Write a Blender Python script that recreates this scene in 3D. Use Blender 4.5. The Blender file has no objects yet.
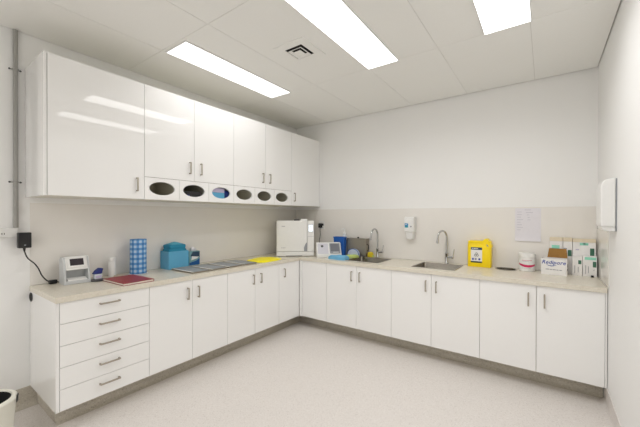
import bpy, bmesh, math, random
from mathutils import Matrix, Vector
random.seed(7)
SC = bpy.context.scene
COL = SC.collection
PI = math.pi

# ------------------------------------------------------------------ room measures (metres)
W = 3.58          # room width
HC = 2.786        # ceiling
RB = -6.6         # rear wall
ZK = 0.144        # top of the plinth
ZT = 0.90         # worktop
TT = 0.038
YL = -3.088       # near end of the left run
DF = 0.597        # door face of the left run
DB = -0.622       # door face of the back run
DU = 0.453        # door face of the wall cupboards
UB, UT, UF = 1.568, 2.530, 1.757   # wall cupboards: bottom, top, top of the flaps
LAMP_W = 5.6
ZS = 1.527        # splashback top

# ------------------------------------------------------------------ materials
def lin(c):
    return tuple(((v / 255) / 12.92 if v / 255 <= 0.04045 else ((v / 255 + 0.055) / 1.055) ** 2.4) for v in c) + (1,)

MATS = {}
def mat(name, rgb, rough=0.5, metal=0.0, spec=0.5, var=0.03, scale=30.0, bump=0.0, coat=0.0, trans=0.0, alpha=1.0):
    """procedural material: base colour with a slight noise variation and optional fine bump"""
    m = bpy.data.materials.new(name); m.use_nodes = True
    nt = m.node_tree; p = nt.nodes['Principled BSDF']
    p.inputs['Roughness'].default_value = rough
    p.inputs['Metallic'].default_value = metal
    p.inputs['Specular IOR Level'].default_value = spec
    p.inputs['Coat Weight'].default_value = coat
    p.inputs['Coat Roughness'].default_value = 0.04
    p.inputs['Transmission Weight'].default_value = trans
    p.inputs['Alpha'].default_value = alpha
    tc = nt.nodes.new('ShaderNodeTexCoord')
    n = nt.nodes.new('ShaderNodeTexNoise'); n.inputs['Scale'].default_value = scale; n.inputs['Detail'].default_value = 3
    nt.links.new(tc.outputs['Object'], n.inputs['Vector'])
    mx = nt.nodes.new('ShaderNodeMix'); mx.data_type = 'RGBA'
    c = lin(rgb)
    mx.inputs[6].default_value = tuple(v * (1 - var) for v in c[:3]) + (1,)
    mx.inputs[7].default_value = tuple(min(1, v * (1 + var)) for v in c[:3]) + (1,)
    nt.links.new(n.outputs['Fac'], mx.inputs[0])
    nt.links.new(mx.outputs[2], p.inputs['Base Color'])
    if bump:
        b = nt.nodes.new('ShaderNodeBump'); b.inputs['Strength'].default_value = bump; b.inputs['Distance'].default_value = 0.002
        nt.links.new(n.outputs['Fac'], b.inputs['Height']); nt.links.new(b.outputs['Normal'], p.inputs['Normal'])
    MATS[name] = m
    return m

def emit(name, rgb, strength):
    m = bpy.data.materials.new(name); m.use_nodes = True
    p = m.node_tree.nodes['Principled BSDF']
    p.inputs['Base Color'].default_value = lin((240, 240, 240))
    p.inputs['Emission Color'].default_value = rgb + (1,)
    p.inputs['Emission Strength'].default_value = strength
    MATS[name] = m
    return m

def speckle(name, base, dark, light, rough, scale, amt=0.5, spec=0.5):
    m = bpy.data.materials.new(name); m.use_nodes = True
    nt = m.node_tree; p = nt.nodes['Principled BSDF']; p.inputs['Roughness'].default_value = rough
    p.inputs['Specular IOR Level'].default_value = spec
    tc = nt.nodes.new('ShaderNodeTexCoord')
    v1 = nt.nodes.new('ShaderNodeTexVoronoi'); v1.inputs['Scale'].default_value = scale
    n2 = nt.nodes.new('ShaderNodeTexNoise'); n2.inputs['Scale'].default_value = scale * 1.3; n2.inputs['Detail'].default_value = 4
    nt.links.new(tc.outputs['Object'], v1.inputs['Vector']); nt.links.new(tc.outputs['Object'], n2.inputs['Vector'])
    sep = nt.nodes.new('ShaderNodeSeparateColor'); nt.links.new(v1.outputs['Color'], sep.inputs[0])
    r1 = nt.nodes.new('ShaderNodeValToRGB'); e = r1.color_ramp.elements
    e[0].position = 0.0; e[0].color = lin(dark); e[1].position = 1.0; e[1].color = lin(light)
    a = r1.color_ramp.elements.new(0.18); a.color = lin(base); b = r1.color_ramp.elements.new(0.8); b.color = lin(base)
    nt.links.new(sep.outputs[0], r1.inputs[0])
    r2 = nt.nodes.new('ShaderNodeValToRGB'); e = r2.color_ramp.elements
    e[0].position = 0.35; e[0].color = lin(dark); e[1].position = 0.6; e[1].color = lin(base)
    nt.links.new(n2.outputs['Fac'], r2.inputs[0])
    mx = nt.nodes.new('ShaderNodeMix'); mx.data_type = 'RGBA'; mx.inputs[0].default_value = amt
    nt.links.new(r1.outputs[0], mx.inputs[6]); nt.links.new(r2.outputs[0], mx.inputs[7])
    nt.links.new(mx.outputs[2], p.inputs['Base Color'])
    MATS[name] = m
    return m

def gingham(name):
    m = bpy.data.materials.new(name); m.use_nodes = True
    nt = m.node_tree; p = nt.nodes['Principled BSDF']; p.inputs['Roughness'].default_value = 0.6
    tc = nt.nodes.new('ShaderNodeTexCoord'); s = nt.nodes.new('ShaderNodeSeparateXYZ')
    nt.links.new(tc.outputs['Object'], s.inputs[0])
    def mth(op, a, b=None):
        n = nt.nodes.new('ShaderNodeMath'); n.operation = op
        for i, v in enumerate((a, b)):
            if v is None: continue
            if isinstance(v, (int, float)): n.inputs[i].default_value = v
            else: nt.links.new(v, n.inputs[i])
        return n.outputs[0]
    ang = mth('ARCTAN2', s.outputs['Y'], s.outputs['X'])
    a = mth('GREATER_THAN', mth('SINE', mth('MULTIPLY', ang, 10)), 0.0)
    b = mth('GREATER_THAN', mth('SINE', mth('MULTIPLY', s.outputs['Z'], 2 * PI / 0.044)), 0.0)
    f = mth('MULTIPLY', mth('ADD', a, b), 0.5)
    r = nt.nodes.new('ShaderNodeValToRGB'); r.color_ramp.interpolation = 'CONSTANT'
    e = r.color_ramp.elements
    e[0].position = 0; e[0].color = lin((182, 206, 230)); e[1].position = 0.75; e[1].color = lin((60, 120, 184))
    k = e.new(0.25); k.color = lin((98, 156, 212))
    nt.links.new(f, r.inputs[0]); nt.links.new(r.outputs[0], p.inputs['Base Color'])
    MATS[name] = m

mat('wall_paint', (240, 240, 239), 0.55, spec=0.3, var=0.01, scale=3, bump=0.03)
mat('ceiling_tile', (240, 240, 237), 0.8, spec=0.2, var=0.015, scale=60, bump=0.05)
mat('tee_bar', (212, 211, 206), 0.6)
mat('cabinet_white', (243, 243, 242), 0.012, spec=0.5, var=0.004, scale=2)
mat('carcass_white', (222, 219, 206), 0.35, var=0.01)
mat('splash', (232, 229, 224), 0.14, spec=0.5, var=0.012, scale=8)
speckle('vinyl', (225, 220, 216), (200, 194, 189), (237, 234, 231), 0.42, 165, 0.35, 0.4)
speckle('vinyl_shaded', (196, 190, 178), (164, 157, 144), (212, 207, 197), 0.45, 110, 0.35, 0.4)  # darker vinyl for kick and left skirting, shade put into the colour
speckle('worktop_stone', (222, 216, 202), (211, 204, 188), (229, 224, 213), 0.25, 70, 0.5)
mat('nickel', (178, 170, 158), 0.4, 1.0)
mat('steel', (148, 143, 134), 0.24, 0.95, scale=60, var=0.06)
mat('steel_dull', (165, 158, 146), 0.42, 0.85, scale=40, var=0.06)
mat('chrome', (190, 190, 190), 0.1, 1.0)
mat('black', (22, 22, 24), 0.4)
mat('dark_hole', (12, 12, 12), 0.8)
mat('dark_grey', (70, 70, 74), 0.45)
mat('cover_grey', (112, 114, 122), 0.35)
mat('panel_lilac', (206, 206, 214), 0.4)
mat('white_plastic', (232, 232, 230), 0.35)
mat('cream_plastic', (228, 227, 216), 0.35)
mat('grey_plastic', (150, 153, 158), 0.4)
mat('light_grey', (200, 203, 205), 0.4)
mat('conduit_grey', (158, 157, 153), 0.45)
mat('red_cover', (142, 36, 42), 0.45)
mat('paper', (226, 224, 230), 0.7)
mat('paper_edge', (228, 222, 210), 0.8)
mat('print_grey', (200, 199, 208), 0.7)
mat('light_blue', (96, 174, 212), 0.5)
mat('teal_cloth', (40, 138, 172), 0.8, bump=0.4, scale=80)
mat('teal_light', (92, 178, 205), 0.8, bump=0.4, scale=80)
mat('pack_teal', (120, 168, 176), 0.4)
mat('pack_blue', (26, 92, 160), 0.4)
mat('royal_blue', (28, 92, 176), 0.4)
mat('navy', (28, 48, 120), 0.4)
mat('yellow', (250, 214, 10), 0.42)
mat('yellow_film', (255, 240, 0), 0.35)
mat('sharps_yellow', (255, 222, 0), 0.38)
mat('lime', (192, 208, 120), 0.8, bump=0.4, scale=90)
mat('cloth_blue', (112, 176, 214), 0.85, bump=0.5, scale=90)
mat('sponge_yellow', (214, 190, 40), 0.9, bump=0.7, scale=120)
mat('bristle', (196, 206, 226), 0.8, bump=0.5, scale=150)
mat('tray_mat', (146, 151, 156), 0.55)
mat('label_blue', (8, 128, 204), 0.4)
mat('label_teal', (40, 158, 178), 0.4)
mat('label_navy', (36, 66, 92), 0.5)
mat('label_dark', (58, 66, 50), 0.5)
mat('carton', (238, 237, 236), 0.45)
mat('kraft', (160, 118, 58), 0.8, bump=0.2)
mat('cream_card', (226, 214, 190), 0.6)
mat('mint', (150, 222, 200), 0.5)
mat('green_label', (62, 112, 90), 0.5)
mat('ink_blue', (44, 72, 160), 0.5)
mat('magenta', (206, 30, 92), 0.45)
mat('purple', (92, 44, 92), 0.5)
mat('ink_grey', (150, 150, 160), 0.6)
mat('lilac', (196, 188, 214), 0.5)
mat('clear_plastic', (215, 222, 228), 0.15, var=0.01)
mat('screen_dark', (58, 50, 56), 0.5, spec=.2)
mat('beige_wire', (186, 170, 146), 0.4)
gingham('gingham_print')
emit('lamp_glow', (1.0, 0.988, 0.982), 2.4)
emit('lamp_glow_soft', (1.0, 0.988, 0.982), 1.35)
emit('screen_glow', (0.72, 0.86, 1.0), 0.75)

# ------------------------------------------------------------------ mesh builder
class B:
    def __init__(s, off=(0, 0, 0)):
        s.bm = bmesh.new(); s.mats = []; s.off = Vector(off)
    def mi(s, m):
        if m not in s.mats: s.mats.append(m)
        return s.mats.index(m)
    def merge(s, t, m, mx=None, smooth=True):
        if mx is not None: t.transform(mx)
        i = s.mi(m)
        for f in t.faces: f.material_index = i; f.smooth = smooth
        me = bpy.data.meshes.new('tmp'); t.to_mesh(me); t.free()
        s.bm.from_mesh(me); bpy.data.meshes.remove(me)
        return s
    def box(s, x0, x1, y0, y1, z0, z1, m, b=0.0, seg=2, mx=None):
        t = bmesh.new(); bmesh.ops.create_cube(t, size=1)
        bmesh.ops.scale(t, vec=(abs(x1 - x0), abs(y1 - y0), abs(z1 - z0)), verts=t.verts)
        bmesh.ops.translate(t, vec=((x0 + x1) / 2, (y0 + y1) / 2, (z0 + z1) / 2), verts=t.verts)
        if b: bmesh.ops.bevel(t, geom=list(t.edges), offset=b, segments=seg, profile=0.5, affect='EDGES')
        return s.merge(t, m, mx, False)
    def lathe(s, prof, m, c=(0, 0, 0), n=32, mx=None):
        t = bmesh.new(); rings = []
        for r, z in prof:
            if r < 1e-6: rings.append([t.verts.new((0, 0, z))])
            else: rings.append([t.verts.new((r * math.cos(2 * PI * k / n), r * math.sin(2 * PI * k / n), z)) for k in range(n)])
        for a, b in zip(rings, rings[1:]):
            for k in range(n):
                q = (k + 1) % n
                if len(a) == 1 and len(b) == 1: continue
                if len(a) == 1: t.faces.new((a[0], b[q], b[k]))
                elif len(b) == 1: t.faces.new((a[k], a[q], b[0]))
                else: t.faces.new((a[k], a[q], b[q], b[k]))
        bmesh.ops.recalc_face_normals(t, faces=t.faces)
        M = Matrix.Translation(c)
        return s.merge(t, m, M if mx is None else mx @ M)
    def cyl(s, p0, p1, r, m, r1=None, n=24, b=0.0, mx=None):
        p0, p1 = Vector(p0), Vector(p1); h = (p1 - p0).length; r1 = r if r1 is None else r1
        M = Matrix.Translation(p0) @ (p1 - p0).to_track_quat('Z', 'Y').to_matrix().to_4x4()
        pr = [(0, 0), (r - b, 0), (r, b), (r1, h - b), (r1 - b, h), (0, h)] if b else [(0, 0), (r, 0), (r1, h), (0, h)]
        return s.lathe(pr, m, n=n, mx=M if mx is None else mx @ M)
    def tube(s, pts, r, m, n=10, mx=None, closed=False):
        P = [Vector(p) for p in pts]; t = bmesh.new(); rings = []; N = len(P)
        ref = None
        for i, p in enumerate(P):
            d = (P[(i + 1) % N] - P[i - 1]) if closed else (P[min(i + 1, N - 1)] - P[max(i - 1, 0)])
            d.normalize()
            if ref is None: ref = d.orthogonal().normalized()
            ref = (ref - d * ref.dot(d)).normalized()
            o = d.cross(ref)
            rr = r[i] if isinstance(r, (list, tuple)) else r
            rings.append([t.verts.new(p + (ref * math.cos(2 * PI * k / n) + o * math.sin(2 * PI * k / n)) * rr) for k in range(n)])
        pairs = list(zip(rings, rings[1:])) + ([(rings[-1], rings[0])] if closed else [])
        for a, b in pairs:
            for k in range(n): t.faces.new((a[k], a[(k + 1) % n], b[(k + 1) % n], b[k]))
        if not closed:
            t.faces.new(rings[0][::-1]); t.faces.new(rings[-1])
        bmesh.ops.recalc_face_normals(t, faces=t.faces)
        return s.merge(t, m, mx)
    def prism(s, poly, axis, a0, a1, m, b=0.0, mx=None):
        def P(u, v, a): return {'x': (a, u, v), 'y': (u, a, v), 'z': (u, v, a)}[axis]
        t = bmesh.new()
        v0 = [t.verts.new(P(u, v, a0)) for u, v in poly]; v1 = [t.verts.new(P(u, v, a1)) for u, v in poly]
        t.faces.new(v0); t.faces.new(v1[::-1])
        for k in range(len(poly)):
            q = (k + 1) % len(poly); t.faces.new((v0[k], v1[k], v1[q], v0[q]))
        bmesh.ops.recalc_face_normals(t, faces=t.faces)
        if b: bmesh.ops.bevel(t, geom=list(t.edges), offset=b, segments=2, profile=0.5, affect='EDGES')
        return s.merge(t, m, mx, len(poly) > 10)
    def loft(s, rings, m, cap0=True, cap1=True, mx=None):
        t = bmesh.new(); R = [[t.verts.new(p) for p in r] for r in rings]; n = len(R[0])
        for a, b in zip(R, R[1:]):
            for k in range(n): t.faces.new((a[k], a[(k + 1) % n], b[(k + 1) % n], b[k]))
        if cap0: t.faces.new(R[0][::-1])
        if cap1: t.faces.new(R[-1])
        bmesh.ops.recalc_face_normals(t, faces=t.faces)
        return s.merge(t, m, mx)
    def text(s, body, size, m, mx, shear=0.0, depth=0.0003, width=1.0):
        cu = bpy.data.curves.new('lettering', 'FONT'); cu.body = body; cu.size = size; cu.shear = shear
        cu.extrude = depth; cu.offset = .0005; cu.align_x = 'CENTER'; cu.align_y = 'CENTER'; cu.resolution_u = 2; cu.space_character = width
        o = bpy.data.objects.new('lettering', cu); COL.objects.link(o)
        dg = bpy.context.evaluated_depsgraph_get(); me = bpy.data.meshes.new_from_object(o.evaluated_get(dg))
        t = bmesh.new(); t.from_mesh(me); bpy.data.meshes.remove(me)
        bpy.data.objects.remove(o); bpy.data.curves.remove(cu)
        return s.merge(t, m, mx)
    def obj(s, name, parent=None, smooth=35):
        me = bpy.data.meshes.new(name)
        bmesh.ops.translate(s.bm, vec=-s.off, verts=s.bm.verts)
        for e in s.bm.edges: e.smooth = e.calc_face_angle(0.0) < math.radians(smooth)
        s.bm.to_mesh(me); s.bm.free()
        for m in s.mats: me.materials.append(MATS[m])
        o = bpy.data.objects.new(name, me); COL.objects.link(o)
        if parent is not None: o.parent = parent
        return o

def rrect(hx, hy, r, z, n=6, cx=0, cy=0):
    pts = []
    for sx, sy, a0 in ((1, 1, 0), (-1, 1, 90), (-1, -1, 180), (1, -1, 270)):
        for k in range(n + 1):
            a = math.radians(a0 + 90 * k / n)
            pts.append((cx + sx * (hx - r) + r * math.cos(a), cy + sy * (hy - r) + r * math.sin(a), z))
    return pts

def set_tags(o, label, cat, group=None):
    o['label'] = label; o['category'] = cat
    if group: o['group'] = group
    return o
def thing(name, label, cat, loc=(0, 0, 0), rz=0.0, group=None):
    o = bpy.data.objects.new(name, None); COL.objects.link(o)
    o.location = loc; o.rotation_euler = (0, 0, rz); o.empty_display_size = 0.05
    return set_tags(o, label, cat, group)
def place(o, loc):
    o.location = loc; return o
def struct(o):
    o['kind'] = 'structure'; return o
def copy_tree(o, parent=None):
    c = o.copy(); COL.objects.link(c)
    if parent is not None: c.parent = parent
    for ch in list(o.children): copy_tree(ch, c)
    return c
def face_mx(origin, xdir, ydir):
    """matrix that lays lettering (x right, y up) onto a surface"""
    x = Vector(xdir).normalized(); y = Vector(ydir).normalized(); z = x.cross(y)
    M = Matrix((x, y, z)).transposed().to_4x4(); M.translation = Vector(origin); return M

# ------------------------------------------------------------------ room shell
T = 0.12
b = B(); b.box(0, W, RB, 0, -0.08, 0, 'vinyl'); struct(b.obj('floor'))
b = B(); b.box(-T, 0, RB - T, T, -0.08, HC + 0.06, 'wall_paint'); struct(b.obj('wall_left'))
b = B(); b.box(0, W, 0, T, -0.08, HC + 0.06, 'wall_paint'); struct(b.obj('wall_back'))
b = B(); b.box(W, W + T, RB - T, T, -0.08, HC + 0.06, 'wall_paint'); struct(b.obj('wall_right'))
b = B(); b.box(0, W, RB - T, RB, -0.08, HC + 0.06, 'wall_paint'); struct(b.obj('wall_rear'))
# ceiling: tiles laid in a tee-bar grid, a shadow gap along the walls
GX, GY, X0, Y0 = 0.6225, 1.245, -0.012, -1.163
b = B()
b.box(-0.01, W + 0.01, RB - 0.01, 0.01, HC + 0.035, HC + 0.06, 'ceiling_tile')
b.box(0.006, W - 0.006, RB + 0.01, -0.014, HC + 0.003, HC + 0.035, 'tee_bar')
gap = 0.0019
xs = [0.006] + [X0 + GX * k for k in range(1, 6)] + [W - 0.006]
ys = [RB + 0.01] + [Y0 - GY * k for k in (4, 3, 2, 1, 0)] + [-0.014]
for i in range(len(xs) - 1):
    for j in range(len(ys) - 1):
        b.box(xs[i] + gap, xs[i + 1] - gap, ys[j] + gap, ys[j + 1] - gap, HC, HC + 0.006, 'ceiling_tile')
struct(b.obj('ceiling'))

# coved vinyl skirting
def cove(z1=ZK, t=0.004, r=0.04):
    pts = [(0, 0), (t + r, 0)]
    for k in range(1, 7):
        a = PI / 2 * k / 6
        pts.append((t + r - r * math.sin(a), r - r * math.cos(a)))
    return pts + [(t, z1), (0, z1)]
b = B(); b.prism(cove(), 'y', RB, YL + 0.037, 'vinyl_shaded'); struct(b.obj('baseboard_left'))
b = B(); b.prism([(W - u, v) for u, v in cove()], 'y', RB, DB + 0.12, 'vinyl'); struct(b.obj('baseboard_right'))
b = B(); b.prism([(RB + u, v) for u, v in cove()], 'x', 0.045, W - 0.045, 'vinyl'); struct(b.obj('baseboard_rear'))
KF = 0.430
b = B(); b.prism([(KF - 0.004 + u if i not in (0, 9) else 0.006, v) for i, (u, v) in enumerate(cove(ZK - 0.001, r=.045))], 'y', YL + 0.038, -0.004, 'vinyl_shaded')
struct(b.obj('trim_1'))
b = B(); b.prism([(-(KF + u) if i not in (0, 9) else -0.004, v) for i, (u, v) in enumerate(cove(ZK - 0.001, r=.045))], 'x', KF + 0.001, W - 0.005, 'vinyl_shaded')
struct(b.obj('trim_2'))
# splashback panels
b = B(); b.box(0, 0.003, YL, -0.0035, ZT + 0.0005, ZS, 'splash', 0.001); struct(b.obj('trim_3'))
b = B(); b.box(0.0035, W - 0.0035, -0.003, 0, ZT + 0.0005, ZS, 'splash', 0.001); struct(b.obj('trim_4'))
b = B(); b.box(W - 0.003, W, -0.632, -0.0035, ZT + 0.0005, ZS, 'splash', 0.001); struct(b.obj('trim_5'))

# ------------------------------------------------------------------ ceiling lights and vent
LB = 'ceiling light panel'
def make_light(label):
    t = thing('ceiling_light', label, 'ceiling light', (0, 0, HC - 0.010), 0, 'ceiling lights')
    hx, hy = 0.150, 0.613
    f = B()
    for x0, x1, y0, y1 in ((-hx, -hx + .008, -hy, hy), (hx - .008, hx, -hy, hy), (-hx + .008, hx - .008, -hy, -hy + .008), (-hx + .008, hx - .008, hy - .008, hy)):
        f.box(x0, x1, y0, y1, 0, 0.0095, 'white_plastic', 0.001)
    f.obj('frame', t)
    d = B(); d.box(-hx + .008, hx - .008, -hy + .008, hy - .008, 0.002, 0.0095, 'lamp_glow'); d.obj('diffuser', t)
    return t
L0 = make_light('long glowing ceiling light panel nearest the wall cupboards')
L0.location = (0.765, -1.772, HC - 0.010)
L1 = copy_tree(L0); L1.location = (2.000, -1.772, HC - 0.010); L1['label'] = 'long glowing ceiling light panel in the middle, beside the square air vent'
L2 = copy_tree(L0); L2.location = (2.962, -1.772, HC - 0.010); L2['label'] = 'glowing ceiling light panel nearest the bare right wall'

for k, (lx, lb) in enumerate(((.765, 'added unseen fill light panel behind the viewpoint, by the left wall'), (2.000, 'added unseen fill light panel behind the viewpoint, in the middle'), (2.962, 'added unseen fill light panel behind the viewpoint, by the right wall'))):
    c = copy_tree(L0); c.location = (lx, -5.51, HC - 0.010); c['label'] = lb  # rear row added out of view as fill to brighten the walls
# the fitting over the cupboards is dimmed to keep the doors from burning out
for ch in L0.children:
    if ch.name.startswith('diffuser'):
        ch.data = ch.data.copy(); ch.data.materials[0] = MATS['lamp_glow_soft']
# area lamps added just under every diffuser, limited spread; rear row is unseen fill
for lx, ly in ((.765, -1.772), (2.000, -1.772), (2.962, -1.772), (.765, -5.51), (2.0, -5.51), (2.962, -5.51)):
    la = bpy.data.lights.new('lamp', 'AREA'); la.shape = 'RECTANGLE'; la.size = .28; la.size_y = 1.20
    la.energy = LAMP_W * (.5 if (lx, ly) == (.765, -1.772) else 1.08); la.color = (1.0, .988, .982); la.spread = math.radians(158)
    lo = bpy.data.objects.new('lamp', la); COL.objects.link(lo); lo.location = (lx, ly, HC - .0105)
vx, vy = 1.530, -1.755
t = thing('ceiling_vent', 'square white ceiling air vent with black slots between two light panels', 'vent', (vx, vy, HC - 0.026))
b = B()
b.box(-.0855, .0855, -.0855, .0855, .0225, .0258, 'dark_hole'); b.obj('plenum', t)
def sqring(h0, z0, h1, z1, th, m, b):
    r = [[(sx * h, sy * h, z) for sx, sy in ((1, 1), (-1, 1), (-1, -1), (1, -1))] for h, z in ((h0, z0), (h1, z1), (h1 - th * .2, z1 + th), (h0 - th * .2, z0 + th))]
    r.append(r[0]); b.loft(r, m, False, False)
b = B()
for x0, x1, y0, y1 in ((-.155, .155, -.155, -.086), (-.155, .155, .086, .155), (-.155, -.086, -.086, .086), (.086, .155, -.086, .086)):
    b.box(x0, x1, y0, y1, .0185, .0258, 'ceiling_tile', 0.001)
b.obj('frame', t)
for h0, h1 in ((.046, .068),):
    b = B(); sqring(h0, .0215, h1, .0105, .0016, 'ceiling_tile', b); b.obj('louvre', t)
b = B(); b.box(-.034, .034, -.034, .034, .0105, .0130, 'ceiling_tile', .001); b.box(-.006, .006, -.006, .006, .0130, .0226, 'ceiling_tile'); b.obj('centre_plate', t)

# ------------------------------------------------------------------ cabinets
def handle_bm(off, base, along, out, L, m='nickel'):
    """bow handle: two posts and a flat grip; base = centre on the door face"""
    a = Vector(along); o = Vector(out); w = a.cross(o)
    M = Matrix((w, a, o)).transposed().to_4x4(); M.translation = Vector(base)
    b = B(off)
    b.box(-.006, .006, -L / 2, L / 2, .022, .029, m, .002, mx=M)
    for s in (-1, 1):
        b.box(-.005, .005, s * (L / 2 - .005) - .005, s * (L / 2 - .005) + .005, 0, .024, m, .0015, mx=M)
    return b
G = 0.0016
def left_door(root, off, y0, y1, z0, z1, face, name='door', hy=None, hz=None, L=.105, th=.018):
    d = B(off); d.box(face - th, face, y0 + G, y1 - G, z0 + G, z1 - G, 'cabinet_white', .0012)
    d = d.obj(name, root)
    if hy is not None: handle_bm(off, (face, hy, hz), (0, 0, 1), (1, 0, 0), L).obj('handle', d)
    return d
def back_door(root, off, x0, x1, z0, z1, face, hx=None, hz=None, L=.112, th=.018):
    d = B(off); d.box(x0 + G, x1 - G, face, face + th, z0 + G, z1 - G, 'cabinet_white', .0012)
    d = d.obj('door', root)
    if hx is not None: handle_bm(off, (hx, face, hz), (0, 0, 1), (0, -1, 0), L).obj('handle', d)
    return d
ZD = ZT - TT - 0.002
def carcass(off, a0, a1, run, front):
    """open-topped cabinet box, 16 mm boards; run 'L' along the left wall, 'B' along the back wall"""
    b = B(off); th = .016; d0 = .008; d1 = abs(front) - .021
    def bx(p0, p1, q0, q1, z0, z1):
        if run == 'L': b.box(q0, q1, p0, p1, z0, z1, 'carcass_white')
        else: b.box(p0, p1, -q1, -q0, z0, z1, 'carcass_white')
    e = .0004
    bx(a0 + e, a0 + th, d0, d1, ZK, ZD); bx(a1 - th, a1 - e, d0, d1, ZK, ZD)
    bx(a0 + th, a1 - th, d0, d1, ZK, ZK + th)
    bx(a0 + th, a1 - th, d0, d0 + .008, ZK + th, ZD)
    bx(a0 + th, a1 - th, d1 - .03, d1, ZD - .016, ZD)
    return b
GB = 'white base cabinets under the worktop'
# drawers at the near end
off = (.3, -2.79, ZK)
t = thing('drawer_cabinet', 'white five-drawer cabinet at the near end of the left run', 'cabinet', off)
carcass(off, -3.068, -2.502, 'L', DF).obj('carcass', t)
b = B(off); b.box(.003, DF + .001, YL, -3.0695, ZK, ZD, 'cabinet_white', .001); ep = b.obj('end_panel', t)
b = B(off); b.cyl((.040, YL, .820), (.040, YL - .006, .820), .034, 'black', b=.002); b.cyl((.040, YL - .006, .820), (.040, YL - .0065, .820), .024, 'dark_hole'); b.obj('cable_grommet', ep)
hts = [.860, .717, .573, .430, .287, ZK]
for k in range(5):
    d = B(off); d.box(DF - .018, DF, -3.0665, -2.502 - G, hts[k + 1] + G, hts[k] - G, 'cabinet_white', .0012); d = d.obj('drawer', t)
    handle_bm(off, (DF, -2.782, (hts[k] + hts[k + 1]) / 2 + .018), (0, 1, 0), (1, 0, 0), .13).obj('handle', d)
def left_unit(y0, y1, splits, hys, label):
    off = (.3, (y0 + y1) / 2, ZK)
    t = thing('base_cabinet', label, 'cabinet', off, 0, GB)
    carcass(off, y0, y1, 'L', DF).obj('carcass', t)
    e = [y0] + splits + [y1]
    for k in range(len(e) - 1): left_door(t, off, e[k], e[k + 1], ZK, ZD, DF, hy=hys[k], hz=.743)
left_unit(-2.502, -1.749, [-2.128], [-2.176, -2.074], 'white two-door base cabinet beside the drawers, below the grey trays')
left_unit(-1.749, -1.012, [-1.387], [-1.418, -1.309], 'white two-door base cabinet of the left run below the yellow bag')
left_unit(-1.012, -0.640, [], [-.927], 'narrow white single-door base cabinet in the inner corner of the left run')
def back_unit(x0, x1, splits, hxs, label):
    off = ((x0 + x1) / 2, -.3, ZK)
    t = thing('base_cabinet', label, 'cabinet', off, 0, GB)
    carcass(off, x0, x1, 'B', DB).obj('carcass', t)
    e = [x0] + splits + [x1]
    for k in range(len(e) - 1): back_door(t, off, e[k], e[k + 1], ZK, ZD, DB, hx=hxs[k], hz=.741)
    return t, off
t, off = back_unit(.634, 1.012, [], [None], 'plain white corner cabinet front without a handle on the back run')
b = B(off); b.box(.600, .6325, -.6375, -.605, ZK, ZD, 'cabinet_white', .001); b.obj('corner_post', t)
back_unit(1.012, 1.854, [1.427], [1.370, 1.476], 'white two-door base cabinet under the left sink')
back_unit(1.854, 2.708, [2.273], [2.222, 2.324], 'white two-door base cabinet under the right sink')
t, off = back_unit(2.708, 3.564, [3.134], [3.079, 3.190], 'white two-door base cabinet against the right wall, below the cartons')
b = B(off); b.box(3.565, 3.576, DB + .004, -.02, ZK, ZD, 'cabinet_white', .001); b.obj('filler_strip', t)
# wall cupboards
GU = 'white wall cupboards on the left wall'
def plate_oval(b, y0, y1, z0, z1, x0, x1, cy, cz, ry, rz, m, n=64):
    angs = sorted([2 * PI * k / n for k in range(n)] + [math.atan2(z - cz, y - cy) % (2 * PI) for y in (y0, y1) for z in (z0, z1)])
    outer, inner = [], []
    for a in angs:
        c, s = math.cos(a), math.sin(a); k = 1e9
        if c > 1e-9: k = min(k, (y1 - cy) / c)
        if c < -1e-9: k = min(k, (y0 - cy) / c)
        if s > 1e-9: k = min(k, (z1 - cz) / s)
        if s < -1e-9: k = min(k, (z0 - cz) / s)
        outer.append((cy + k * c, cz + k * s)); inner.append((cy + ry * c, cz + rz * s))
    r = [[(x, u, v) for u, v in L] for x, L in ((x1, inner), (x1, outer), (x0, outer), (x0, inner))]
    r.append(r[0]); b.loft(r, m, False, False)
def upper_unit(y0, y1, label, doors, ovals=(), end=False):
    off = (DU / 2, (y0 + y1) / 2, UB)
    t = thing('wall_cupboard', label, 'cupboard', off, 0, GU)
    b = B(off); th = .016; e = .0004; d1 = DU - .020
    ya = y0 + (th + .0035 if end else e); yb = y1 - e
    b.box(.004, d1, ya, ya + th, UB, UT, 'carcass_white'); b.box(.004, d1, yb - th, yb, UB, UT, 'carcass_white')
    b.box(.004, d1, ya + th, yb - th, UT - th, UT, 'carcass_white'); b.box(.004, d1, ya + th, yb - th, UB, UB + .012, 'carcass_white')
    b.box(.004, .012, ya + th, yb - th, UB + .012, UT - th, 'carcass_white')
    if ovals: b.box(.012, d1, ya + th, yb - th, UF - .012, UF + .004, 'carcass_white')
    b.obj('carcass', t)
    if end:
        b = B(off); b.box(.002, DU + .001, y0, y0 + .0175, UB, UT, 'cabinet_white', .001); b.obj('end_panel', t)
    for (da, db, z0, hy, hz) in doors: left_door(t, off, da, db, z0, UT, DU, hy=hy, hz=hz, L=.112)
    for k, (fa, fb, cy) in enumerate(ovals):
        b = B(off); plate_oval(b, fa + G, fb - G, UB + G, UF - G, DU - .018, DU, cy, 1.667, .111, .057, 'cabinet_white'); b.obj('oval_panel', t)
        if k: 
            b = B(off); b.box(.013, d1 - .001, fa - .006, fa + .006, UB + .0125, UF - .0125, 'carcass_white'); b.obj('divider', t)
    return t
upper_unit(-3.114, -2.472, 'tall single-door white wall cupboard at the near end, no oval holes', [(-3.0945, -2.472, UB, -2.534, 1.686)], end=True)
upper_unit(-2.472, -1.560, 'white two-door wall cupboard over the three larger near oval holes', [(-2.472, -2.020, UF, -2.069, 1.878), (-2.020, -1.560, UF, -1.955, 1.878)],
           [(-2.472, -2.169, -2.322), (-2.169, -1.863, -2.020), (-1.863, -1.560, -1.715)])
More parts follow.
